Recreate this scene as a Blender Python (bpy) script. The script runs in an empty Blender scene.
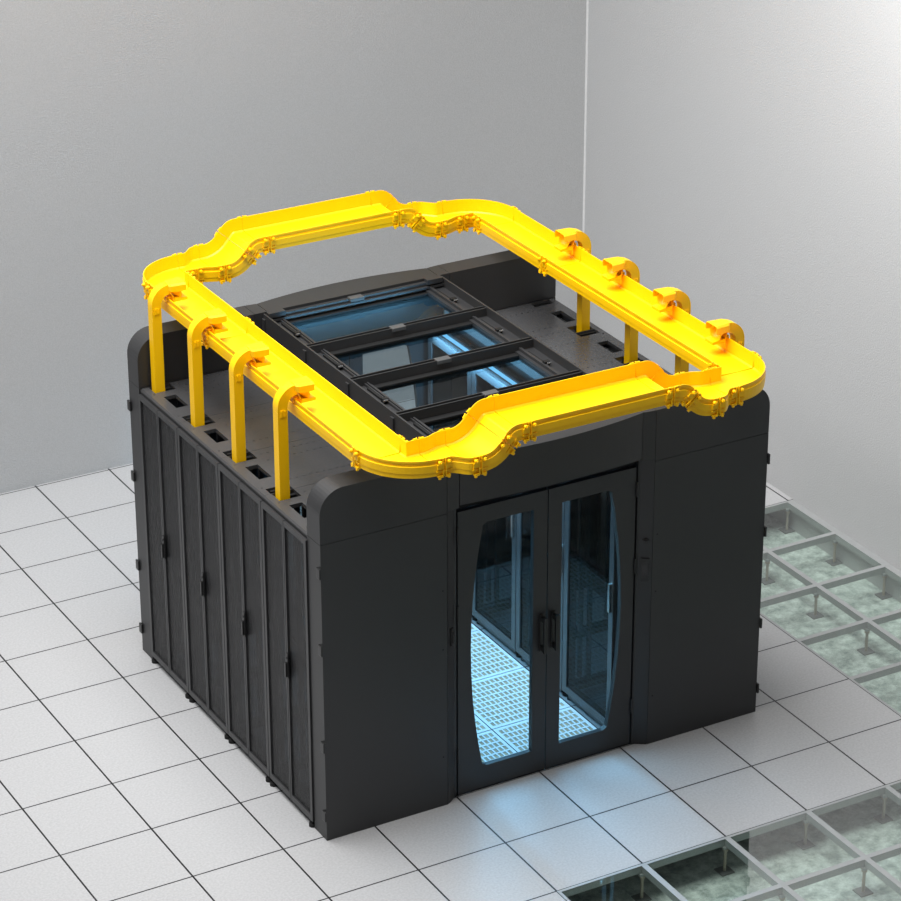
import bpy, math, mathutils
from mathutils import Vector, Matrix
PI = math.pi
sc = bpy.context.scene
COL = sc.collection
sc.view_settings.view_transform = 'Standard'
sc.view_settings.look = 'None'
sc.view_settings.exposure = 0.0
sc.view_settings.gamma = 1.0
sc.view_settings.use_curve_mapping = False

# ------------------------------------------------------------------ materials
def nodes(name):
    m = bpy.data.materials.new(name); m.use_nodes = True
    nt = m.node_tree; nt.nodes.clear()
    out = nt.nodes.new('ShaderNodeOutputMaterial')
    return m, nt, out

def paint(name, col, rough=0.45, spec=0.5, metal=0.0, var=0.04, scale=30, bump=0.0, bscale=200):
    m, nt, out = nodes(name)
    b = nt.nodes.new('ShaderNodeBsdfPrincipled')
    tc = nt.nodes.new('ShaderNodeTexCoord')
    n = nt.nodes.new('ShaderNodeTexNoise'); n.inputs['Scale'].default_value = scale; n.inputs['Detail'].default_value = 3
    nt.links.new(tc.outputs['Object'], n.inputs['Vector'])
    r = nt.nodes.new('ShaderNodeValToRGB')
    r.color_ramp.elements[0].position = 0.3; r.color_ramp.elements[1].position = 0.7
    r.color_ramp.elements[0].color = tuple(c * (1 - var) for c in col) + (1,)
    r.color_ramp.elements[1].color = tuple(min(1, c * (1 + var)) for c in col) + (1,)
    nt.links.new(n.outputs['Fac'], r.inputs['Fac'])
    nt.links.new(r.outputs['Color'], b.inputs['Base Color'])
    b.inputs['Roughness'].default_value = rough
    b.inputs['Specular IOR Level'].default_value = spec
    b.inputs['Metallic'].default_value = metal
    if bump:
        n2 = nt.nodes.new('ShaderNodeTexNoise'); n2.inputs['Scale'].default_value = bscale; n2.inputs['Detail'].default_value = 4
        nt.links.new(tc.outputs['Object'], n2.inputs['Vector'])
        bp = nt.nodes.new('ShaderNodeBump'); bp.inputs['Strength'].default_value = bump; bp.inputs['Distance'].default_value = 0.01
        nt.links.new(n2.outputs['Fac'], bp.inputs['Height']); nt.links.new(bp.outputs['Normal'], b.inputs['Normal'])
    nt.links.new(b.outputs['BSDF'], out.inputs['Surface'])
    return m

def glass(name, tint, refl=1.0, rough=0.0, ior=1.45):
    # thin pane: fresnel mirror over a tinted see-through sheet
    m, nt, out = nodes(name)
    t = nt.nodes.new('ShaderNodeBsdfTransparent'); t.inputs['Color'].default_value = tuple(tint) + (1,)
    g = nt.nodes.new('ShaderNodeBsdfGlossy'); g.inputs['Roughness'].default_value = rough
    g.inputs['Color'].default_value = (refl, refl, refl, 1)
    f = nt.nodes.new('ShaderNodeFresnel'); f.inputs['IOR'].default_value = ior
    mx = nt.nodes.new('ShaderNodeMixShader')
    ge = nt.nodes.new('ShaderNodeNewGeometry')          # reflect on the outer face only
    iv = nt.nodes.new('ShaderNodeMath'); iv.operation = 'SUBTRACT'; iv.inputs[0].default_value = 1.0; nt.links.new(ge.outputs['Backfacing'], iv.inputs[1])
    mu = nt.nodes.new('ShaderNodeMath'); mu.operation = 'MULTIPLY'; nt.links.new(f.outputs['Fac'], mu.inputs[0]); nt.links.new(iv.outputs[0], mu.inputs[1])
    nt.links.new(mu.outputs[0], mx.inputs['Fac']); nt.links.new(t.outputs[0], mx.inputs[1]); nt.links.new(g.outputs[0], mx.inputs[2])
    nt.links.new(mx.outputs[0], out.inputs['Surface'])
    return m

def mesh_mat(name, col, see):
    m, nt, out = nodes(name)
    b = nt.nodes.new('ShaderNodeBsdfPrincipled'); b.inputs['Base Color'].default_value = tuple(col) + (1,)
    b.inputs['Roughness'].default_value = 0.5
    t = nt.nodes.new('ShaderNodeBsdfTransparent')
    tc = nt.nodes.new('ShaderNodeTexCoord'); mp = nt.nodes.new('ShaderNodeMapping'); mp.inputs['Scale'].default_value = (60, 60, 3)
    n = nt.nodes.new('ShaderNodeTexNoise'); n.inputs['Scale'].default_value = 1.0
    nt.links.new(tc.outputs['Object'], mp.inputs['Vector']); nt.links.new(mp.outputs[0], n.inputs['Vector'])
    mr = nt.nodes.new('ShaderNodeMapRange'); mr.inputs['From Min'].default_value = .3; mr.inputs['From Max'].default_value = .7
    mr.inputs['To Min'].default_value = see - .05; mr.inputs['To Max'].default_value = see + .05
    nt.links.new(n.outputs['Fac'], mr.inputs['Value'])
    mx = nt.nodes.new('ShaderNodeMixShader')
    nt.links.new(mr.outputs[0], mx.inputs['Fac']); nt.links.new(b.outputs[0], mx.inputs[1]); nt.links.new(t.outputs[0], mx.inputs[2])
    nt.links.new(mx.outputs[0], out.inputs['Surface'])
    return m

def emit(name, col, s):
    m, nt, out = nodes(name)
    e = nt.nodes.new('ShaderNodeEmission'); e.inputs['Color'].default_value = tuple(col) + (1,); e.inputs['Strength'].default_value = s
    nt.links.new(e.outputs[0], out.inputs['Surface']); return m

def floor_mat():
    m, nt, out = nodes('floor_tiles')
    b = nt.nodes.new('ShaderNodeBsdfPrincipled')
    tc = nt.nodes.new('ShaderNodeTexCoord')
    n = nt.nodes.new('ShaderNodeTexNoise'); n.inputs['Scale'].default_value = 70; n.inputs['Detail'].default_value = 5
    nt.links.new(tc.outputs['Object'], n.inputs['Vector'])
    r = nt.nodes.new('ShaderNodeValToRGB')
    r.color_ramp.elements[0].position = .35; r.color_ramp.elements[1].position = .65
    r.color_ramp.elements[0].color = (FL * .9, FL * .9, FL * .91, 1); r.color_ramp.elements[1].color = (FL * 1.05, FL * 1.05, FL * 1.06, 1)
    nt.links.new(n.outputs['Fac'], r.inputs['Fac'])
    sx = nt.nodes.new('ShaderNodeSeparateXYZ'); nt.links.new(tc.outputs['Object'], sx.inputs[0])
    def line(axis, half):
        d = nt.nodes.new('ShaderNodeMath'); d.operation = 'DIVIDE'; d.inputs[1].default_value = .6
        nt.links.new(sx.outputs[axis], d.inputs[0])
        a = nt.nodes.new('ShaderNodeMath'); a.operation = 'ADD'; a.inputs[1].default_value = .5; nt.links.new(d.outputs[0], a.inputs[0])
        f = nt.nodes.new('ShaderNodeMath'); f.operation = 'FRACT'; nt.links.new(a.outputs[0], f.inputs[0])
        s = nt.nodes.new('ShaderNodeMath'); s.operation = 'SUBTRACT'; s.inputs[1].default_value = .5; nt.links.new(f.outputs[0], s.inputs[0])
        ab = nt.nodes.new('ShaderNodeMath'); ab.operation = 'ABSOLUTE'; nt.links.new(s.outputs[0], ab.inputs[0])
        l = nt.nodes.new('ShaderNodeMath'); l.operation = 'LESS_THAN'; l.inputs[1].default_value = half / .6; nt.links.new(ab.outputs[0], l.inputs[0])
        return l
    a, c = line(0, .0058), line(1, .0050)
    mm = nt.nodes.new('ShaderNodeMath'); mm.operation = 'MAXIMUM'; nt.links.new(a.outputs[0], mm.inputs[0]); nt.links.new(c.outputs[0], mm.inputs[1])
    mx = nt.nodes.new('ShaderNodeMix'); mx.data_type = 'RGBA'
    nt.links.new(mm.outputs[0], mx.inputs['Factor']); nt.links.new(r.outputs['Color'], mx.inputs['A']); mx.inputs['B'].default_value = (.008, .008, .009, 1)
    nt.links.new(mx.outputs['Result'], b.inputs['Base Color'])
    b.inputs['Roughness'].default_value = .38; b.inputs['Specular IOR Level'].default_value = .4
    nt.links.new(b.outputs[0], out.inputs['Surface']); return m

def concrete_mat():
    m, nt, out = nodes('bare_concrete')
    b = nt.nodes.new('ShaderNodeBsdfPrincipled')
    tc = nt.nodes.new('ShaderNodeTexCoord')
    n = nt.nodes.new('ShaderNodeTexNoise'); n.inputs['Scale'].default_value = 11; n.inputs['Detail'].default_value = 9; n.inputs['Roughness'].default_value = .72; n.inputs['Distortion'].default_value = .1
    nt.links.new(tc.outputs['Object'], n.inputs['Vector'])
    r = nt.nodes.new('ShaderNodeValToRGB')
    r.color_ramp.elements[0].position = .38; r.color_ramp.elements[1].position = .62
    r.color_ramp.elements[0].color = (.30, .34, .32, 1); r.color_ramp.elements[1].color = (.72, .76, .73, 1)
    nt.links.new(n.outputs['Fac'], r.inputs['Fac']); nt.links.new(r.outputs['Color'], b.inputs['Base Color'])
    b.inputs['Roughness'].default_value = .8
    nt.links.new(b.outputs[0], out.inputs['Surface']); return m

FL = .41
M = dict(
    wall=paint('stippled_wall_paint', (.455, .458, .46), .6, .3, var=.075, scale=110, bump=.3, bscale=90),
    cove=paint('white_cove_paint', (.6, .6, .6), .5),
    floor=floor_mat(), slab=concrete_mat(),
    tile=paint('white_laminate', (.55, .56, .57), .4, var=.02),
    slot=paint('tan_damper', (.30, .215, .13), .6, var=.3, scale=25),
    black=paint('charcoal_powder_coat', (.026, .026, .027), .42, .5, var=.05, scale=120),
    side=paint('dark_grey_powder_coat', (.028, .028, .029), .36, .5, var=.05, scale=120),
    rtop=paint('satin_grey_steel', (.054, .054, .056), .24, .6, var=.05, scale=40),
    gap=paint('black_rubber_and_gap_shade', (.008, .008, .008), .6, .3),  # also stands in for the shade band above the doors
    plastic=paint('black_plastic', (.012, .012, .012), .3),
    liner=paint('grey_lining', (.16, .16, .16), .5),  # lighter than the shell so the added linings pick up blue light
    pale=paint('pale_grey_bracket', (.065, .065, .065), .5),
    mesh=mesh_mat('perforated_steel', (.017, .017, .018), .28),
    chrome=paint('satin_chrome', (.5, .5, .5), .25, metal=1.0),
    beam=paint('galvanised_steel', (.36, .37, .37), .45, metal=.25),
    pole=paint('zinc_rod', (.42, .37, .30), .4, metal=.3),
    rack_glass=glass('smoked_rack_glass', (.42, .48, .50), .8, ior=1.22),
    door_glass=glass('clear_door_glass', (.88, .93, .95), .8, ior=1.25),
    sky_glass=glass('roof_window_glass', (.72, .77, .79), .8, ior=1.25),
    floor_glass=glass('green_floor_glass', (.90, .94, .92), 1.0, ior=2.3),
    yellow=paint('yellow_pvc', (1.0, .57, .0), .4, .35, var=.01),
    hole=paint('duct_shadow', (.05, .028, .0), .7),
    led=emit('blue_led', (.22, .62, 1.0), 1.7),
    screen=paint('reader_screen', (.018, .018, .02), .15),
)

# ------------------------------------------------------------------ mesh builder
class MB:
    def __init__(s): s.v = []; s.f = []; s.m = []; s.sm = []
    def add(s, vs, fs, mi=0, smooth=False):
        o = len(s.v); s.v += [tuple(v) for v in vs]
        for f in fs: s.f.append(tuple(i + o for i in f)); s.m.append(mi); s.sm.append(smooth)
    def box(s, x0, x1, y0, y1, z0, z1, mi=0):
        if x0 > x1: x0, x1 = x1, x0
        if y0 > y1: y0, y1 = y1, y0
        if z0 > z1: z0, z1 = z1, z0
        s.add([(x0, y0, z0), (x1, y0, z0), (x1, y1, z0), (x0, y1, z0), (x0, y0, z1), (x1, y0, z1), (x1, y1, z1), (x0, y1, z1)],
              [(0, 3, 2, 1), (4, 5, 6, 7), (0, 1, 5, 4), (1, 2, 6, 5), (2, 3, 7, 6), (3, 0, 4, 7)], mi)
    def frame(s, T, x0, x1, y0, y1, z0, z1, mi=0):
        t = MB(); t.box(x0, x1, y0, y1, z0, z1, mi)
        s.add([T @ Vector(v) for v in t.v], t.f, mi)
    def cyl(s, p, q, r, n=12, mi=0, r2=None):
        p, q = Vector(p), Vector(q); d = (q - p).normalized(); r2 = r if r2 is None else r2
        a = d.orthogonal().normalized(); b = d.cross(a)
        vs = [p + (a * math.cos(2 * PI * k / n) + b * math.sin(2 * PI * k / n)) * r for k in range(n)]
        vs += [q + (a * math.cos(2 * PI * k / n) + b * math.sin(2 * PI * k / n)) * r2 for k in range(n)]
        s.add(vs, [(k, (k + 1) % n, n + (k + 1) % n, n + k) for k in range(n)], mi, True)
        s.add(vs[:n], [tuple(range(n - 1, -1, -1))], mi); s.add(vs[n:], [tuple(range(n))], mi)
    def prism(s, pts, fn, d0, d1, mi=0, smooth=False):
        # polygon pts (u,v) extruded from depth d0 to d1; fn(u,v,d) -> xyz
        n = len(pts)
        vs = [fn(u, v, d0) for u, v in pts] + [fn(u, v, d1) for u, v in pts]
        s.add(vs, [(k, (k + 1) % n, n + (k + 1) % n, n + k) for k in range(n)], mi, smooth)
        s.add(vs[:n], [tuple(range(n - 1, -1, -1))], mi); s.add(vs[n:], [tuple(range(n))], mi)
    def rings(s, rings, mi=0, smooth=False, caps=True, closed=True):
        n = len(rings[0]); vs = [p for r in rings for p in r]; fs = []
        m = n if closed else n - 1
        for i in range(len(rings) - 1):
            for k in range(m): fs.append((i * n + k, i * n + (k + 1) % n, (i + 1) * n + (k + 1) % n, (i + 1) * n + k))
        s.add(vs, fs, mi, smooth)
        if caps:
            s.add(rings[0], [tuple(range(n - 1, -1, -1))], mi); s.add(rings[-1], [tuple(range(n))], mi)
    def build(s, name, mats, parent=None, bevel=0, recalc=True):
        me = bpy.data.meshes.new(name); me.from_pydata(s.v, [], s.f)
        if not isinstance(mats, (list, tuple)): mats = [mats]
        for m in mats: me.materials.append(m)
        for p, mi, sm in zip(me.polygons, s.m, s.sm): p.material_index = mi; p.use_smooth = sm
        if recalc:
            import bmesh
            bm = bmesh.new(); bm.from_mesh(me); bmesh.ops.recalc_face_normals(bm, faces=bm.faces); bm.to_mesh(me); bm.free()
        o = bpy.data.objects.new(name, me); COL.objects.link(o)
        if parent: o.parent = parent
        if bevel:
            b = o.modifiers.new('bevel', 'BEVEL'); b.width = bevel; b.segments = 2; b.limit_method = 'ANGLE'
        return o

def empty(name, loc=(0, 0, 0), rz=0, label=None, cat=None, group=None):
    o = bpy.data.objects.new(name, None); COL.objects.link(o); o.location = loc; o.rotation_euler = (0, 0, rz); o.empty_display_size = .1
    return tag(o, label, cat, group)
def tag(o, label=None, cat=None, group=None, kind=None):
    if label: o['label'] = label
    if cat: o['category'] = cat
    if group: o['group'] = group
    if kind: o['kind'] = kind
    return o
def copy_tree(o, parent=None):
    c = o.copy(); COL.objects.link(c); c.parent = parent
    for ch in [x for x in o.children]: copy_tree(ch, c)
    return c
def ring_poly(mb, outer, inner, fn, d0, d1, mi=0):
    # plate with a hole: outer and inner outlines with the same number of points
    n = len(outer)
    A = [fn(u, v, d0) for u, v in outer]; B = [fn(u, v, d0) for u, v in inner]
    A2 = [fn(u, v, d1) for u, v in outer]; B2 = [fn(u, v, d1) for u, v in inner]
    vs = A + B + A2 + B2; fs = []
    for k in range(n):
        j = (k + 1) % n
        fs += [(k, j, n + j, n + k), (2 * n + k, 3 * n + k, 3 * n + j, 2 * n + j), (k, 2 * n + k, 2 * n + j, j), (n + k, n + j, 3 * n + j, 3 * n + k)]
    mb.add(vs, fs, mi)
def plate_holes(mb, x0, x1, y0, y1, z0, z1, holes, mi=0):
    xs = sorted({x0, x1, *[h[0] for h in holes], *[h[1] for h in holes]})
    ys = sorted({y0, y1, *[h[2] for h in holes], *[h[3] for h in holes]})
    solid = {}
    for i in range(len(xs) - 1):
        for j in range(len(ys) - 1):
            cx, cy = (xs[i] + xs[i + 1]) / 2, (ys[j] + ys[j + 1]) / 2
            solid[i, j] = not any(h[0] < cx < h[1] and h[2] < cy < h[3] for h in holes)
    for (i, j), ok in solid.items():
        if not ok: continue
        a, b, c, d = xs[i], xs[i + 1], ys[j], ys[j + 1]
        mb.add([(a, c, z1), (b, c, z1), (b, d, z1), (a, d, z1)], [(0, 1, 2, 3)], mi)
        mb.add([(a, c, z0), (b, c, z0), (b, d, z0), (a, d, z0)], [(3, 2, 1, 0)], mi)
        if not solid.get((i - 1, j)): mb.add([(a, c, z0), (a, d, z0), (a, d, z1), (a, c, z1)], [(0, 3, 2, 1)], mi)
        if not solid.get((i + 1, j)): mb.add([(b, c, z0), (b, d, z0), (b, d, z1), (b, c, z1)], [(0, 1, 2, 3)], mi)
        if not solid.get((i, j - 1)): mb.add([(a, c, z0), (b, c, z0), (b, c, z1), (a, c, z1)], [(0, 1, 2, 3)], mi)
        if not solid.get((i, j + 1)): mb.add([(a, d, z0), (b, d, z0), (b, d, z1), (a, d, z1)], [(3, 2, 1, 0)], mi)

CX, CY = 1.84, 1.315        # centre of the enclosure
WX, WY = 5.445, 5.42         # the two walls

# ------------------------------------------------------------------ setting
def setting():
    # raised floor: the glazed L and the perforated aisle tiles are left open
    mb = MB(); holes = [(1.2, WX, -6.0, -1.2), (4.2, WX, -6.0, 2.4), (1.2, 2.4, 0.0, 2.4)]
    plate_holes(mb, -7.2, WX, -6.0, WY, -.035, 0, holes)
    tag(mb.build('floor', M['floor'], recalc=False), kind='structure')
    mb = MB(); mb.box(-7.2, WX, -6.0, WY, -.30, -.25)
    tag(mb.build('floor', M['slab']), kind='structure')
    mb = MB(); mb.box(-7.2, WX + .2, WY, WY + .2, -.3, 7.0)
    tag(mb.build('wall_back', M['wall']), kind='structure')
    mb = MB(); mb.box(WX, WX + .2, -6.0, WY, -.3, 7.0)
    tag(mb.build('wall_right', M['wall']), kind='structure')
    mb = MB(); mb.prism([(WX, WY), (WX - .012, WY), (WX, WY - .012)], lambda u, v, d: (u, v, d), 0, 7.0)
    tag(mb.build('trim_1', M['cove']), kind='structure')
    # edge of the underfloor void below the white tiles
setting()

# steel grid carrying the glass
def glass_floor():
    g = empty('floor_support_grid', (4.2, -1.2, -.05), 0, 'grey steel grid of beams carrying the glass floor panels', 'steel grid')
    def local(mb, name, mat):
        mb.v = [(x - 4.2, y + 1.2, z + .05) for x, y, z in mb.v]; return mb.build(name, mat, g)
    b = .019
    def beam(x0, x1, y0, y1):
        mb = MB(); mb.box(x0, x1, y0, y1, -.050, -.0003 if x1 - x0 > .1 else -.0009)
        local(mb, 'beam', M['beam'])
    for j in range(-9, -1):                              # x-running beams of the front strip
        beam(1.2, 5.4, .6 * j - b, .6 * j + (b if j < -2 else 0))
    for j in range(-1, 5): beam(4.2, 5.4, .6 * j - b, .6 * j + b)
    for i in range(2, 10):
        y1 = 2.4 if i >= 7 else -1.2
        beam(.6 * i - b, .6 * i + b if i < 9 else WX - .001, -6.0, y1)
    # panels
    def panel(i, j, label, group):
        mb = MB(); mb.box(-.2805, .2805, -.2805, .2805, -.006, -.0004)
        o = mb.build('glass_floor_panel', M['floor_glass']); o.location = (.6 * i + .3, .6 * j + .3, 0)
        # pane rests on the beams
        tag(o, label, 'floor panel', 'glass floor panels')
    rows = {3: 'farthest', 2: 'second farthest', 1: 'third farthest', 0: 'fourth farthest', -1: 'fifth farthest'}
    for j in range(3, -2, -1):
        panel(7, j, 'square glass floor panel in column next to the white tiles, %s row of right strip' % rows[j], 0)
        panel(8, j, 'square glass floor panel in column along the right wall, %s row of right strip' % rows[j], 0)
    names = ['leftmost', 'second from left', 'third from left', 'fourth from left', 'fifth from left', 'sixth from left', 'seventh from left']
    for j in range(-3, -6, -1):
        for i in range(2, 9):
            panel(i, j, 'square glass floor panel, %s in the %s glass row before the enclosure' % (names[i - 2], {-3: 'first', -4: 'second', -5: 'third'}[j]), 0)
    # adjustable pedestals
    proto = None
    nodes_ = [(i, j) for i in range(2, 10) for j in range(-5, -1)] + [(i, j) for i in (7, 8, 9) for j in range(-1, 5)]
    for i, j in nodes_:
        if proto is None:
            proto = empty('floor_pedestal', (0, 0, -.25))
            mb = MB(); mb.box(-.045, .045, -.045, .045, 0, .008); mb.build('base_plate', M['liner'], proto)
            mb = MB(); mb.cyl((0, 0, .008), (0, 0, .185), .0105); mb.build('rod', M['pole'], proto)
            mb = MB(); mb.cyl((0, 0, .15), (0, 0, .165), .02, 6); mb.build('nut', M['pole'], proto)
            mb = MB(); mb.box(-.038, .038, -.038, .038, .185, .2); mb.build('head_plate', M['beam'], proto)
            o = proto
        else: o = copy_tree(proto)
        o.location = (.6 * i, .6 * j, -.25)
        if j <= -2:
            lab = 'steel floor pedestal under glass, node %s along the %s beam before the enclosure' % (names[i - 2] if i - 2 < 7 else 'at right wall', {-2: 'first', -3: 'second', -4: 'third', -5: 'fourth'}[j])
        else:
            lab = 'steel floor pedestal under right glass strip, %s line, %s from the far end' % ({7: 'inner', 8: 'middle', 9: 'wall side'}[i], {4: 'first', 3: 'second', 2: 'third', 1: 'fourth', 0: 'fifth', -1: 'sixth'}[j])
        tag(o, lab, 'pedestal', 'floor pedestals under the glass')
glass_floor()

# perforated tiles of the aisle
def vent_tiles():
    mb = MB(); holes = []
    for a in range(9):
        for c in range(16):
            y = -.268 + a * .0612; x = -.272 + c * .0348
            holes.append((x, x + .023, y, y + .046))
    plate_holes(mb, -.2965, .2965, -.2965, .2965, -.004, 0, holes, 0)
    mb.box(-.29, .29, -.29, .29, -.03, -.0045, 1)
    me = None
    for i in range(2):
        for j in range(4):
            if me is None: o = mb.build('perforated_floor_tile', [M['tile'], M['slot']], recalc=False); me = o.data
            else: o = bpy.data.objects.new('perforated_floor_tile', me); COL.objects.link(o)
            o.location = (1.5 + .6 * i, .3 + .6 * j, 0)
            tag(o, 'blue-lit perforated floor tile in the aisle, %s column, %s from the glass doors' % (('left', 'right')[i], ('nearest', 'second', 'third', 'farthest')[j]), 'floor tile', 'perforated aisle tiles')
vent_tiles()

# ------------------------------------------------------------------ cabinets
def make_cabinet():
    # local: x from -.44 (outer, mesh doors) to +.44 (aisle); y -.3..+.3
    r = empty('server_cabinet')
    mb = MB()
    for sx in (-1, 1):
        for sy in (-1, 1):
            x = -.405 if sx < 0 else .505
            mb.box(x - .025, x + .025, sy * .297, sy * .257, .05, 1.975)
    for sy in (-1, 1):
        mb.box(-.38, .48, sy * .297, sy * .27, .05, .10); mb.box(-.38, .48, sy * .297, sy * .27, 1.93, 1.975)
    mb.box(-.43, -.38, -.257, .257, .05, .13); mb.box(.48, .53, -.257, .257, .02, .10)
    mb.box(-.43, -.39, -.257, .257, 1.93, 1.975); mb.box(.49, .53, -.257, .257, 1.93, 1.975)
    mb.build('frame', M['side'], r)
    # equipment rails
    for sy in (-1, 1):
        mb = MB()
        mb.box(.37, .40, sy * .235, sy * .255, .10, 1.93); mb.box(-.22, -.19, sy * .235, sy * .255, .10, 1.93)
        mb.build('mounting_rail', M['side'], r)
    # top
    mb = MB()
    holes = [(-.372, -.288, -.085, .11), (-.395, -.25, .19, .297), (-.40, -.25, -.297, -.225)]
    plate_holes(mb, -.44, .54, -.299, .299, 1.975, 2.0, holes, 0)
    for yy in (.135, -.17, .235):
        for k in range(14):
            x = -.21 + k * .045; mb.box(x, x + .014, yy - .003, yy + .003, 2.0, 2.0006, 1)
    for (xx, yy) in ((-.41, .17), (-.41, -.2), (.38, .2), (.38, -.2)): mb.cyl((xx, yy, 1.999), (xx, yy, 2.001), .006, 8, 1)
    mb.build('top_panel', [M['rtop'], M['gap']], r, recalc=False)
    # bar across the rear top slot
    mb = MB(); mb.box(-.385, -.265, -.27, -.255, 1.985, 1.998); mb.build('brush_strip', M['gap'], r)
    # sloping cornice between roof and doors
    mb = MB(); mb.prism([(-.44, 2.0), (-.452, 1.992), (-.452, 1.975), (-.43, 1.975), (-.40, 1.975)], lambda u, v, d: (u, d, v), -.299, .299)
    mb.build('cornice', M['side'], r)
    # outer mesh doors (two leaves)
    for sy in (-1, 1):
        y0, y1 = (-.296, -.003) if sy < 0 else (.003, .296)
        mb = MB()
        wa = .028 if sy < 0 else .014; wb = .014 if sy < 0 else .028
        mb.box(-.47, -.445, y0, y0 + wa, .045, 1.968); mb.box(-.47, -.445, y1 - wb, y1, .045, 1.968)
        mb.box(-.47, -.445, y0 + wa, y1 - wb, .045, .085); mb.box(-.47, -.445, y0 + wa, y1 - wb, 1.935, 1.968)
        d = mb.build('mesh_door', M['side'], r)
        mb = MB(); mb.box(-.460, -.456, y0 + wa, y1 - wb, .085, 1.935); mb.build('mesh_panel', M['mesh'], d)
        if sy < 0:
            mb = MB()
            mb.box(-.482, -.47, -.034, -.012, .92, 1.09); mb.box(-.496, -.482, -.032, -.014, .93, 1.03); mb.cyl((-.484, -.023, 1.06), (-.490, -.023, 1.06), .008, 10)
            mb.build('handle', M['plastic'], d, bevel=.003)
    # aisle glass door
    mb = MB()
    mb.box(.532, .555, -.296, -.246, .07, 1.96); mb.box(.532, .555, .246, .296, .07, 1.96)
    mb.box(.532, .555, -.246, .246, .07, .12); mb.box(.532, .555, -.246, .246, 1.90, 1.96)
    d = mb.build('glass_door', M['rtop'], r)
    mb = MB(); mb.box(.541, .546, -.246, .246, .12, 1.90); mb.build('pane', M['rack_glass'], d)
    mb = MB(); mb.box(.555, .575, .262, .284, .92, 1.12); mb.build('handle', M['chrome'], d)
    # plinth feet and castors
    for sy in (-1, 1):
        for x in (-.455, .50):
            mb = MB(); mb.cyl((x, sy * .27, 0), (x, sy * .27, .02), .026); mb.cyl((x, sy * .27, .02), (x, sy * .27, .05), .008); mb.build('foot', M['gap'], r)
    return r

def cabinets():
    proto = make_cabinet()
    n = 0
    pos = ['nearest the front doors', 'second from the front', 'third from the front', 'farthest from the front']
    for side in (0, 1):
        for k in range(4):
            o = proto if n == 0 else copy_tree(proto); n += 1
            y = .115 + .3 + .6 * k
            if side == 0: o.location = (.73, y, 0); o.rotation_euler = (0, 0, 0)
            else: o.location = (2.95, y, 0); o.rotation_euler = (0, 0, PI)
            tag(o, 'tall dark grey server cabinet in the %s row, %s' % (('left', 'right')[side], pos[k]), 'server cabinet', 'server cabinets beside the aisle')
cabinets()

# ------------------------------------------------------------------ end frames with the double doors
def glass_outline(x_in, x_out, z0, z1, bulge, n=10):
    # a door light: straight on the meeting side, bowed on the hinge side
    pts = [(x_in, z0), (x_in, (z0 + z1) / 2), (x_in, z1)]
    s = 1 if x_out > x_in else -1; r = .028
    xt = x_out
    pts += [((x_in + xt) / 2, z1 - .0), (xt - s * r, z1)]
    # from top-out corner down the bow
    def bx(z):
        t = (z - z0) / (z1 - z0); return xt + s * bulge * (1 - (2 * t - 1) ** 2)
    for k in range(n + 1):
        z = z1 - r * .6 - (z1 - z0 - r * 1.2) * k / n
        pts.append((bx(z), z))
    pts += [(xt - s * r, z0), ((x_in + xt) / 2, z0)]
    return pts
def rect_match(inner, x0, x1, z0, z1):
    # project each inner point to the rectangle outline
    cx, cz = (x0 + x1) / 2, (z0 + z1) / 2; out = []
    icx = sum(p[0] for p in inner) / len(inner); icz = (min(p[1] for p in inner) + max(p[1] for p in inner)) / 2
    xa, xb = min(p[0] for p in inner), max(p[0] for p in inner); za, zb = min(p[1] for p in inner), max(p[1] for p in inner)
    for u, v in inner:
        dl, dr, db, dt = u - xa, xb - u, v - za, zb - v
        m = min(dl, dr, db, dt)
        fu = x0 + (u - xa) / (xb - xa) * (x1 - x0); fv = z0 + (v - za) / (zb - za) * (z1 - z0)
        if m == dt: out.append((fu, z1))
        elif m == db: out.append((fu, z0))
        elif m == dl: out.append((x0, fv))
        else: out.append((x1, fv))
    return out

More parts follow.
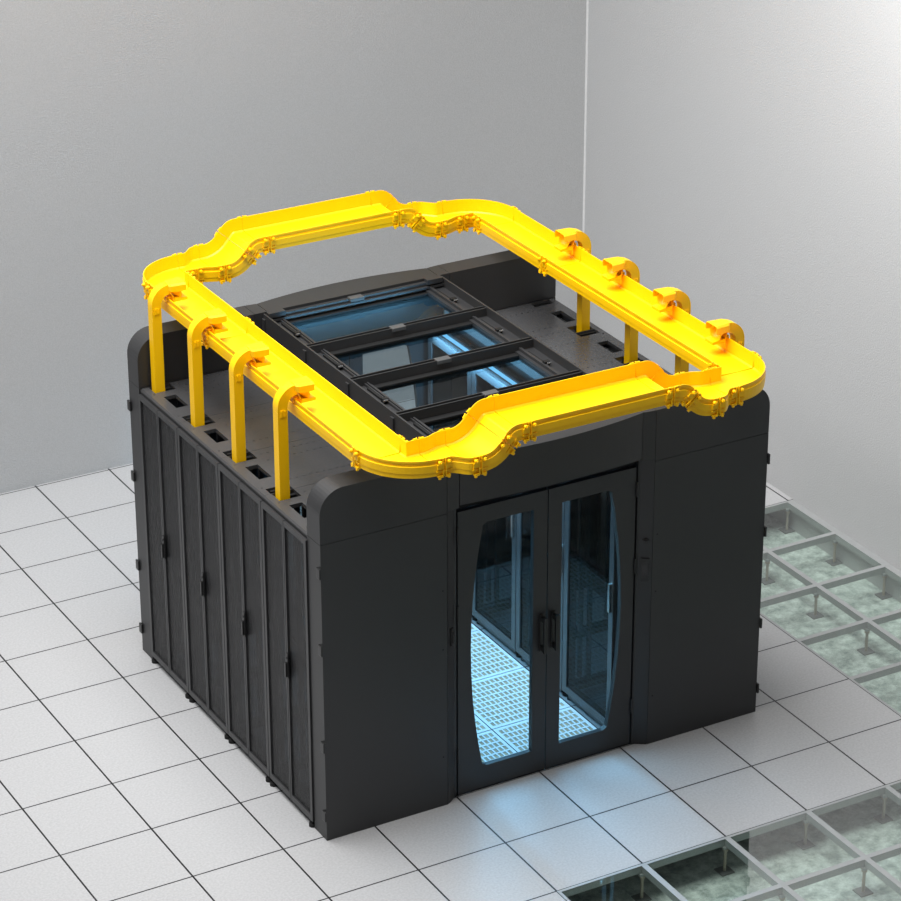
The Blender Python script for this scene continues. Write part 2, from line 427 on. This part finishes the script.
def end_frame(name, loc, rz, label):
    # local: x across from -1.57..1.57, outer face at y=-.0825, inner face y=+.0825
    r = empty(name, loc, rz, label, 'wall module')
    yo, yi = -.0825, .0825
    HW = 1.57; R = .16; H = 2.35
    def side(s):
        # flank: outer rounded top corner; chamfered towards the doorway
        xi = .73; zs = 2.008
        P = lambda u, v, d: (s * u, d, v)
        mb = MB()
        # lower panel
        mb.prism([(xi, 0), (HW, 0), (HW, zs - .003), (xi, zs - .003)], P, yo, yi)
        o = mb.build('side_panel', M['black'], r, bevel=.003)
        mb = MB()
        for z in (.35, 1.1, 1.5):
            mb = MB(); mb.cyl((s * (xi + .03), yo + .001, z), (s * (xi + .03), yo - .001, z), .006, 8); mb.build('screw', M['gap'], o)
        # cap with rounded corner
        arc = [(HW - R + R * math.cos(a), H - R + R * math.sin(a)) for a in [PI / 2 * k / 12 for k in range(13)]]
        mb = MB(); mb.prism([(xi, zs), (HW, zs)] + arc + [(xi, H)], P, yo, yi)
        mb.build('corner_cap', M['black'], r)
        # chamfered jamb
        mb = MB()
        plan = [(xi - .003, yo), (xi - .003, yi), (.641, yi), (.641, -.033), (.655, -.033)]
        mb.prism(plan, lambda u, v, d: (s * u, v, d), 0, 2.02)
        plan = [(xi - .003, yo), (xi - .003, yi), (.641, yi), (.641, yo + .012), (.65, yo + .008)]
        mb.prism(plan, lambda u, v, d: (s * u, v, d), 2.02, H)
        j = mb.build('jamb', M['black'], r)
        # hinge blocks on the outer flank
        for z in (.175, .655, 1.315, 1.825):
            mb = MB(); mb.box(s * HW, s * (HW + .015), yo - .012, yo + .03, z - .035, z + .035); mb.build('hinge_block', M['plastic'], r, bevel=.004)
        return j
    jl = side(-1); jr = side(1)
    # curved header
    n = 20; mb = MB(); w = .637; lo = []; hi = []
    rings = []
    for t in range(n + 1):
        x = -w + 2 * w * t / n; q = 1 - (x / w) ** 2
        y = -.072 - .068 * q; zb = 2.035 + .022 * q
        rings.append([(x, y, zb), (x, y, H), (x, yi, H), (x, yi, zb)])
    mb.rings(rings)
    mb.build('header', M['black'], r)
    # door frame head, threshold
    mb = MB(); mb.box(-w, w, -.005, yi, 1.975, 2.034); mb.build('door_head', M['gap'], r)  # head coloured black to stand for the shadow under the header
    mb = MB(); mb.box(-w, w, -.035, .03, 0, .006); mb.build('threshold', M['chrome'], r)
    # door leaves
    for s in (-1, 1):
        x0, x1 = s * .004, s * .628
        inner = glass_outline(s * .10, s * .452, .165, 1.858, .086)
        a, b = min(x0, x1), max(x0, x1)
        outer = rect_match(inner, a, b, .012, 1.968)
        # corners of the leaf: snap the points nearest to them
        for cxz in ((a, .012), (a, 1.968), (b, .012), (b, 1.968)):
            k = min(range(len(outer)), key=lambda q: abs(outer[q][0] - cxz[0]) * 2 + abs(outer[q][1] - cxz[1]) * 2)
            outer[k] = cxz
        mb = MB(); ring_poly(mb, outer, inner, lambda u, v, d: (u, d, v), -.03, .005)
        d = mb.build('door_leaf', M['black'], r)
        mb = MB(); mb.prism(inner, lambda u, v, d_: (u, d_, v), -.015, -.009); mb.build('pane', M['door_glass'], d)
        # handle
        hx = s * .042
        mb = MB(); mb.box(hx - .014, hx + .014, -.042, -.03, .87, 1.13)
        mb.box(hx - .011, hx + .011, -.075, -.042, 1.085, 1.118); mb.box(hx - .011, hx + .011, -.075, -.042, .882, .915)
        mb.box(hx - .012, hx + .012, -.092, -.074, .875, 1.125)
        h = mb.build('handle', M['plastic'], d, bevel=.003)
        mb = MB(); mb.box(hx + .001, hx + .010, -.0935, -.092, 1.03, 1.07); mb.build('keypad', M['side'], h)
        for z in (.29, 1.29, 1.82):
            mb = MB(); mb.cyl((s * .632, -.038, z - .05), (s * .632, -.038, z + .05), .007, 8); mb.build('hinge', M['plastic'], d)
    # grey plate added to catch the blue light, seen through the roof
    mb = MB(); mb.box(-.63, .63, yi, yi + .004, 2.02, 2.31); mb.build('added_lining', M['liner'], r)
    return r, jl, jr

def ends():
    f, jl, jr = end_frame('front_double_door_wall', (CX, .0325, 0), 0, 'dark front wall of the enclosure with rounded corners and double glass doors')
    # latch on left chamfer, camera and card reader on the right one (chamfer runs from (.655,-.033) to (.727,-.0825))
    a = math.atan2(-.0495, .072)
    T = Matrix.Translation((.692, -.0585, 0)) @ Matrix.Rotation(a, 4, 'Z')
    mb = MB(); mb.frame(T, -.026, .026, -.008, .002, 1.18, 1.34)
    rd = mb.build('card_reader', M['plastic'], f)
    mb = MB(); mb.frame(T, -.02, .02, -.0095, -.008, 1.215, 1.30); mb.build('screen', M['screen'], rd)
    mb = MB(); mb.cyl(T @ Vector((0, .002, 1.46)), T @ Vector((0, -.012, 1.46)), .018, 14); mb.cyl(T @ Vector((0, -.012, 1.46)), T @ Vector((0, -.02, 1.46)), .010, 12)
    mb.build('door_camera', M['plastic'], f)
    T = Matrix.Translation((-.692, -.0585, 0)) @ Matrix.Rotation(-a, 4, 'Z')
    mb = MB(); mb.frame(T, -.012, .012, -.012, .002, 1.10, 1.22); mb.frame(T, -.007, .007, -.022, -.012, 1.12, 1.19)
    mb.build('latch', M['plastic'], f, bevel=.002)
    end_frame('rear_double_door_wall', (CX, 2.6, 0), PI, 'dark rear wall of the enclosure with rounded corners, behind the roof')
ends()

# ------------------------------------------------------------------ skylight roof over the aisle
def skylight():
    r = empty('aisle_skylight', (CX, CY, 2.0), 0, 'raised black roof of four tilting glass windows over the aisle', 'skylight')
    HX = .67; HY = 1.198; H = .342
    for s in (-1, 1):
        mb = MB()
        mb.box(s * HX, s * (HX - .012), -HY, HY, 0, H)                  # side wall
        mb.box(s * (HX - .012), s * (HX - .10), -HY, HY, H - .075, H - .063)     # gutter
        mb.box(s * (HX - .10), s * (HX - .108), -HY, HY, H - .12, H - .045)
        mb.build('side_rail', M['side'], r)
        mb = MB(); mb.box(s * (HX - .012), s * (HX - .016), -HY + .06, HY - .06, .065, H - .08); mb.build('added_lining', M['liner'], r)  # lining added so the side wall takes a blue sheen
        for k in range(5):
            mb = MB(); y = -1.18 + k * .59; mb.box(s * HX, s * (HX + .012), y - .018, y + .018, 0, H - .03); mb.build('post_cover', M['black'], r)
    for s in (-1, 1):
        mb = MB(); mb.box(-HX + .012, HX - .012, s * HY, s * (HY - .03), 0, H - .01); mb.box(-HX + .012, HX - .012, s * (HY - .03), s * (HY - .05), H - .05, H - .035)
        mb.build('end_rail', M['black'], r)
    for y in (.6, 0, -.6):
        mb = MB(); mb.box(-HX + .012, HX - .012, y - .024, y - .016, H - .10, H - .006); mb.box(-HX + .012, HX - .012, y + .012, y + .02, H - .10, H - .006)
        mb.box(-HX + .012, HX - .012, y - .016, y + .012, H - .10, H - .05)
        mb.build('cross_bar', M['black'], r)
    for y in (1.2 - .02, .6, 0, -.6):
        mb = MB(); mb.box(-.05, .05, y - .035, y + .02, H - .03, H - .004); mb.build('hinge_cover', M['pale'], r, bevel=.003)
    for s in (-1, 1):
        mb = MB(); mb.box(s * HX - s * .02, s * HX - s * .14, HY - .05, HY - .001, H - .02, H + .012); mb.build('corner_plate', M['black'], r)
    for k in range(4):
        yc = -.9 + .6 * k; y0, y1 = yc - .272, yc + .272
        mb = MB(); gx, z0, z1 = .52, H - .105, H - .06
        mb.box(-.556, -gx, y0, y1, z0, z1); mb.box(gx, .556, y0, y1, z0, z1)
        mb.box(-gx, gx, y0, y0 + .012, z0, z1)
        mb.box(-.556, -.545, y0, y1, z1, z1 + .02); mb.box(.545, .556, y0, y1, z1, z1 + .02)
        w = mb.build('roof_window', M['side'], r)
        mb = MB(); mb.box(-gx, gx, y1 - .05, y1, z0, z1 - .01); mb.build('rear_rail', M['gap'], w)
        mb = MB(); mb.box(-gx, gx, y0 + .012, y1 - .05, z0 + .018, z0 + .024); mb.build('pane', M['sky_glass'], w)
        for s in (-1, 1):
            mb = MB(); mb.box(s * .562, s * .585, yc - .03, yc + .21, z1 - .01, z1 + .012)
            mb.box(s * .56, s * .60, yc - .03, yc + .0, z1, z1 + .03)
            st = mb.build('actuator', M['gap'], w)
            mb = MB(); mb.cyl((s * .57, yc - .036, z1 + .02), (s * .60, yc - .036, z1 + .02), .008, 10); mb.build('knob', M['chrome'], st)
    # light strips inside, under the roof edge
    for s in (-1, 1):
        mb = MB(); mb.box(s * .585, s * .571, -1.14, 1.14, .001, .035); h = mb.build('light_channel', M['black'], r)
        mb = MB(); mb.box(s * .571, s * .555, -1.12, 1.12, .006, .022); mb.build('light_strip', M['led'], h)
skylight()

# ------------------------------------------------------------------ yellow raceway
ZR = 2.62; WH = .105     # rim height and wall height
def trough_section(w):
    # closed outline (across u, up v) with v=0 at the rim
    h = WH; hw = w / 2; t = .006
    L = [(-hw, 0), (-hw, -.012), (-hw + .004, -.014), (-hw + .004, -.032), (-hw - .004, -.034), (-hw - .004, -h + .03), (-hw, -h + .028), (-hw, -h)]
    Rr = [(-u, v) for u, v in L][::-1]
    inner = [(hw - t, 0), (hw - t, -h + .016), (hw - t - .010, -h + .008), (-hw + t + .010, -h + .008), (-hw + t, -h + .016), (-hw + t, 0)]
    return L + Rr + inner
def sweep_trough(path, parent, name, gap=.0007):
    # path: list of (Vector pos at rim centre, tangent, width)
    mb = MB(); rings = []
    path = [(Vector(q[0]), Vector(q[1]).normalized(), q[2], q[3] if len(q) > 3 else None) for q in path]
    path[0] = (path[0][0] + path[0][1] * gap,) + path[0][1:]; path[-1] = (path[-1][0] - path[-1][1] * gap,) + path[-1][1:]
    for p, t, w, inner in path:
        side = t.cross(Vector((0, 0, 1))).normalized(); up = side.cross(t); ring = []
        for u, v in trough_section(w):
            if inner:                                   # the inner wall keeps a square corner
                c, dist = inner; tow = side.dot(Vector(c) - p)
                if u * tow > 0: u -= math.copysign(dist, tow)
            ring.append(p + side * u + up * v)
        rings.append(ring)
    n = len(rings[0])
    mb.rings(rings, caps=False)
    # end caps as strips between matching outline points
    for rg in (rings[0], rings[-1]):
        a = [0, 1, 2, 3, 4, 5, 6, 7]
        mb.add(rg, [(0, 1, 21, 21) if False else (0, 1, 2, 3), (0, 3, n - 2, n - 1), (3, 4, 5, n - 2), (5, 6, 7, n - 2), (7, 8, n - 4, n - 2), (8, 9, 10, n - 4), (10, 11, 12, n - 4), (12, 13, 14, 15)])
    return mb.build(name, M['yellow'], parent)
def coupler(parent, p, t, w, bolts=True):
    # bracket across the joint: one on each wall, with bosses and feet
    t = Vector(t).normalized(); side = t.cross(Vector((0, 0, 1))).normalized(); up = side.cross(t)
    for s in (-1, 1):
        o = Vector(p) + side * (s * (w / 2 + .004))
        T = Matrix((( *( (t.x, side.x * s, up.x) ), o.x), (t.y, side.y * s, up.y, o.y), (t.z, side.z * s, up.z, o.z), (0, 0, 0, 1)))
        mb = MB()
        for k in (-1, 1):
            mb.frame(T, k * .010, k * .045, -.001, .010, -.062, -.034)
            mb.frame(T, k * .006, k * .012, -.001, .011, -WH - .006, .004)
            mb.frame(T, k * .006, k * .040, -.012, .010, -WH - .010, -WH + .002)
            mb.frame(T, k * .012, k * .034, -.006, .005, -.004, .004)
        mb.frame(T, -.05, .05, -.001, .006, -.082, -.074)
        c = mb.build('coupler', M['yellow'], parent)
        if bolts:
            for k in (-1, 1):
                mb = MB(); mb.cyl(T @ Vector((k * .028, .0, -.022)), T @ Vector((k * .028, .020, -.022)), .013, 12)
                mb.cyl(T @ Vector((k * .028, .020, -.022)), T @ Vector((k * .028, .026, -.022)), .007, 8)
                mb.build('bolt', M['yellow'], c)
                mb = MB(); mb.cyl(T @ Vector((k * .03, .004, -WH - .010)), T @ Vector((k * .03, .004, -WH - .019)), .009, 10); mb.build('bolt', M['yellow'], c)

def raceway():
    r = empty('cable_raceway', (CX, 1.305, ZR), 0, 'bright yellow cable raceway forming a rounded ring above the roof', 'cable tray')
    Wn, Ww = .293, .405; XS = 1.2265; YN = 1.655; YW = 1.678; HI = .14
    def X(pts, fx, fy, rot=False):
        return [((q[0][0] * fx, q[0][1] * fy, q[0][2]), (q[1][0] * fx, q[1][1] * fy, q[1][2]), q[2]) + (((( q[3][0][0] * fx, q[3][0][1] * fy, 0), q[3][1]),) if len(q) > 3 else ()) for q in pts]
    # side runs
    ends_ = 1.445
    for s in (-1, 1):
        for a, b in ((-ends_, .57), (.57, ends_)):
            sweep_trough([((s * XS, a, 0), (0, 1, 0), Wn), ((s * XS, b, 0), (0, 1, 0), Wn)], r, 'straight_trough')
        coupler(r, (s * XS, .57, 0), (0, 1, 0), Wn)
        for e in (-1, 1): coupler(r, (s * XS, e * ends_, 0), (0, 1, 0), Wn)
    # corners, reducers, ramps, high runs
    for fx in (-1, 1):
        for fy in (-1, 1):
            rad = YN - ends_; cxp = XS - rad
            pts = []
            for k in range(17):
                a = PI / 2 * k / 16
                pts.append(((cxp + rad * math.cos(a), ends_ + rad * math.sin(a), 0), (-math.sin(a), math.cos(a), 0), Wn, ((cxp, ends_, 0), (rad - Wn / 2) * (1 / max(math.cos(a), math.sin(a)) - 1))))
            pts.append(((1.0, YN, 0), (-1, 0, 0), Wn))
            sweep_trough(X(pts, fx, fy), r, 'corner_elbow')
            coupler(r, (fx * 1.0, fy * YN, 0), (1, 0, 0), Wn)
            pts = []
            xr0, xr1 = 1.0, .81
            for k in range(15):
                t = k / 14; q = min(1, max(0, (t - .2) / .55)); q = q * q * (3 - 2 * q)
                pts.append(((xr0 + (xr1 - xr0) * t, YN + (YW - YN) * q, 0), (-1, 0, 0), Wn + (Ww - Wn) * q))
            sweep_trough(X(pts, fx, fy), r, 'reducer')
            coupler(r, (fx * xr1, fy * YW, 0), (1, 0, 0), Ww)
            # ramp: lower bend, upper bend
            ang = math.radians(48); Rb = .12
            def bend(x, z, a0, a1, sgn, n=9):
                out = []
                for k in range(n):
                    a = a0 + (a1 - a0) * k / (n - 1)
                    out.append((a, x, z))
                return out
            low = []; x, z, a = xr1 - .03, 0.0, 0.0
            low.append(((xr1, YW, 0), (-1, 0, 0), Ww)); low.append(((x, YW, z), (-1, 0, 0), Ww))
            n = 10; seg = Rb * ang / n
            for k in range(n):
                a += ang / n; am = a - ang / n / 2; x -= math.cos(am) * seg; z += math.sin(am) * seg
                low.append(((x, YW, z), (-math.cos(a), 0, math.sin(a)), Ww))
            rise = z
            run = max(0, (HI - 2 * rise)) / math.sin(ang)
            x -= math.cos(ang) * run / 2; z += math.sin(ang) * run / 2
            low.append(((x, YW, z), (-math.cos(ang), 0, math.sin(ang)), Ww))
            sweep_trough(X(low, fx, fy), r, 'ramp_bend')
            tj = (-math.cos(ang) * fx, 0, math.sin(ang))
            if tj[0] < 0: tj2 = (-tj[0], 0, -tj[2])
            else: tj2 = tj
            coupler(r, (fx * x, fy * YW, z), tj2, Ww)
            up = [((x, YW, z), (-math.cos(ang), 0, math.sin(ang)), Ww)]
            x -= math.cos(ang) * run / 2; z += math.sin(ang) * run / 2
            up.append(((x, YW, z), (-math.cos(ang), 0, math.sin(ang)), Ww))
            for k in range(n):
                a -= ang / n; am = a + ang / n / 2; x -= math.cos(am) * seg; z += math.sin(am) * seg
                up.append(((x, YW, z), (-math.cos(a), 0, math.sin(a)), Ww))
            up.append(((.485, YW, z), (-1, 0, 0), Ww))
            sweep_trough(X(up, fx, fy), r, 'ramp_bend')
            coupler(r, (fx * .485, fy * YW, z), (1, 0, 0), Ww)
            zh = z
    for fy in (-1, 1):
        sweep_trough([((-.485, fy * YW, zh), (1, 0, 0), Ww), ((.485, fy * YW, zh), (1, 0, 0), Ww)], r, 'straight_trough')
raceway()

# ------------------------------------------------------------------ drop tubes
def make_drop():
    # local origin on the cabinet roof at the tube axis; +x points to the raceway
    r = empty('cable_drop_tube')
    w = .0325
    def sq(c, ax, up, hw, hh): # square ring
        ax = Vector(ax); c = Vector(c); yy = Vector((0, 1, 0))
        return [c + yy * (-hw) + ax * (-hh), c + yy * hw + ax * (-hh), c + yy * hw + ax * hh, c + yy * (-hw) + ax * hh]
    def hollow(sections, name, mat=M['yellow'], parent=r, smooth=False):
        mb = MB()
        outer = [sq(c, n, 0, hw, hh) for c, n, hw, hh in sections]
        inner = [sq(c, n, 0, hw - .004, hh - .004) for c, n, hw, hh in sections]
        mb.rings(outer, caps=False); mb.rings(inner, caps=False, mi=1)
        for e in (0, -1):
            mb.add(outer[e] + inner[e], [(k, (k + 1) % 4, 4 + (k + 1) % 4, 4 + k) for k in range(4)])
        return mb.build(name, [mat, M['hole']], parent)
    # vertical tube reaching down through the roof slot
    hollow([((0, 0, -.16), (1, 0, 0), w, w), ((0, 0, .56), (1, 0, 0), w, w)], 'tube')
    rc = .10; zc = .5875; rin = rc - w; rout = rc + w
    secs = [((0, 0, .562), (1, 0, 0), w, w)]
    for k in range(17):
        a = PI / 2 * k / 16
        secs.append(((rc - rc * math.cos(a), 0, zc + rc * math.sin(a)), (math.cos(a), 0, -math.sin(a)), w, w))
    hollow(secs, 'elbow')
    # flared hood that carries the arch over the trough wall and downwards
    def arcp(a, rad): return rc + rad * math.cos(a), zc + rad * math.sin(a)
    zt = zc + rout + .003
    def hs(x, hw, zb, g=0.0):
        return [Vector((x, -hw + g, zb)), Vector((x, -hw + g, zt - .012)), Vector((x, -hw + .012, zt - g)), Vector((x, hw - .012, zt - g)), Vector((x, hw - g, zt - .012)), Vector((x, hw - g, zb))]
    prof = [(.085, .037, zt - .045), (.100, .052, zt - .05), (.15, .057, zt - .055), (.198, .062, zt - .05)]
    mb = MB(); outer = [hs(*p) for p in prof]; inner = [hs(*p, .005) for p in prof]
    mb.rings(outer, caps=False, closed=False); mb.rings(inner, caps=False, closed=False)
    for e_ in (0, -1): mb.add(outer[e_] + inner[e_], [(k, k + 1, k + 7, k + 6) for k in range(5)])
    for i in range(3): mb.add([outer[i][0], outer[i + 1][0], inner[i + 1][0], inner[i][0], outer[i][5], outer[i + 1][5], inner[i + 1][5], inner[i][5]], [(0, 1, 2, 3), (4, 5, 6, 7)])
    mb.build('spout_hood', M['yellow'], r)
    # trumpet mouth below the hood
    mb = MB(); rings = []; n = 28
    for t in range(9):
        q = t / 8; x = .098 + .070 * q; rad = .030 + .024 * q ** 2.2; cz = .6875 - .034 * q ** 1.5
        rings.append([Vector((x, rad * math.cos(2 * PI * k / n), cz + rad * math.sin(2 * PI * k / n))) for k in range(n)])
    for t in range(8, -1, -1):
        q = t / 8; x = .098 + .070 * q; rad = .034 + .024 * q ** 2.2; cz = .6875 - .034 * q ** 1.5
        rings.append([Vector((x - .001, rad * math.cos(2 * PI * k / n), cz + rad * math.sin(2 * PI * k / n))) for k in range(n)])
    mb.rings(rings, caps=False, smooth=True); mb.build('trumpet_mouth', M['yellow'], r)
    # waterfall lip: flaring convex funnel floor and the apron against the wall
    mb = MB(); rings = []
    for k in range(13):
        a = math.radians(92 - 92 * k / 12); hw = w + .012 * (k / 12) ** .5
        xo, zo = arcp(a, rin); xo = rc + .022 * math.cos(a); xi_, zi = xo - .005 * math.cos(a), zo - .005 * math.sin(a)
        rings.append([Vector((xo, -hw, zo)), Vector((xo, hw, zo)), Vector((xi_, hw, zi)), Vector((xi_, -hw, zi))])
    xo = rc + .022; rings.append([Vector((xo, -.045, .565)), Vector((xo, .045, .565)), Vector((xo - .005, .045, .565)), Vector((xo - .005, -.045, .565))])
    mb.rings(rings); mb.build('waterfall_lip', M['yellow'], r)
    mb = MB(); mb.prism([(xo, .626), (xo + .092, .618), (xo + .092, .600), (xo, .600)], lambda u, v, d: (u, d, v), -.045, .045); mb.build('lip_step', M['yellow'], r)
    # plate hooked over the wall
    mb = MB(); mb.box(.0765, .0815, -.02, .02, .60, .628); mb.box(.0765, xo - .005, -.02, .02, .624, .630)
    mb.build('mounting_plate', M['yellow'], r)
    for z in (.55,):
        for s in (-1, 1):
            mb = MB(); mb.box(-.016, .016, s * w, s * (w + .004), z - .02, z + .025); mb.box(-.013, -.006, s * (w + .004), s * (w + .008), z - .015, z + .02); mb.box(.006, .013, s * (w + .004), s * (w + .008), z - .015, z + .02)
            mb.build('clip', M['yellow'], r)
    return r
def drops():
    p = make_drop(); n = 0
    pos = ['nearest the front', 'second from the front', 'third from the front', 'farthest from the front']
    for side in (0, 1):
        for k in range(4):
            o = p if n == 0 else copy_tree(p); n += 1
            y = .655 + .6 * k if side == 0 else 2 * CY - .655 - .6 * (3 - k)
            o.location = (.38 if side == 0 else 2 * CX - .38, y, 2.0); o.rotation_euler = (0, 0, 0 if side == 0 else PI)
            tag(o, 'yellow hooked cable drop tube on the %s cabinet row, %s' % (('left', 'right')[side], pos[k]), 'cable drop', 'cable drop tubes')
drops()

# ------------------------------------------------------------------ light
w = bpy.data.worlds.new('world'); sc.world = w; w.use_nodes = True
bg = w.node_tree.nodes['Background']; bg.inputs['Color'].default_value = (.93, .96, 1, 1); bg.inputs['Strength'].default_value = .16
def area(name, loc, target, size, power, spread=180, col=(1, 1, 1)):
    l = bpy.data.lights.new(name, 'AREA'); l.shape = 'SQUARE'; l.size = size; l.energy = power; l.color = col
    o = bpy.data.objects.new(name, l); COL.objects.link(o); o.location = loc
    l.spread = math.radians(spread); o.rotation_euler = (Vector(target) - Vector(loc)).to_track_quat('-Z', 'Y').to_euler()
    return o
area('ceiling_softbox', (-.7, 1.3, 9.0), (1.3, 1.1, 0), 7.0, 850, 125)
area('wall_washer', (3.2, -1.0, 7.4), (5.45, .4, 5.0), 1.6, 85, 75)
def strip(name, x, y, z, target, power, lx=.05, ly=2.2):
    o = area(name, (x, y, z), target, 1, power, 160, (.25, .65, 1.0)); o.data.shape = 'RECTANGLE'; o.data.size = lx; o.data.size_y = ly
    o.rotation_euler = (0, math.atan2(x - target[0], z - target[2]) * -1 if False else 0, 0)
    return o
o = area('header_blue_fill', (CX, 2.18, 2.13), (CX, 2.5, 2.15), 1, 7, 170, (.25, .65, 1.0)); o.data.shape = 'RECTANGLE'; o.data.size = 1.1; o.data.size_y = .03  # added fill lamp, faces away from the camera, tints the rear lining blue
o = area('side_blue_fill', (CX + .46, CY, 2.05), (CX + .66, CY, 2.14), 1, 7, 170, (.25, .65, 1.0)); o.data.shape = 'RECTANGLE'; o.data.size = 2.2; o.data.size_y = .03  # added fill lamp for the blue sheen on the right side lining
strip('aisle_strip_light', CX - .52, CY, 1.985, (0, 0, 0), 50)
strip('aisle_strip_light', CX + .52, CY, 1.985, (0, 0, 0), 50)

# ------------------------------------------------------------------ camera
cam = bpy.data.cameras.new('camera'); co = bpy.data.objects.new('camera', cam); COL.objects.link(co)
co.location = (-6.544826122614055, -13.750828607016025, 9.82637977800433)
co.rotation_euler = (1.1298648651266872, 0.0022772148816218494, -0.5119520608497379)
cam.sensor_width = 36; cam.sensor_fit = 'HORIZONTAL'; cam.lens = 36 * 2973.5794852974986 / 901
cam.clip_end = 200
sc.camera = co
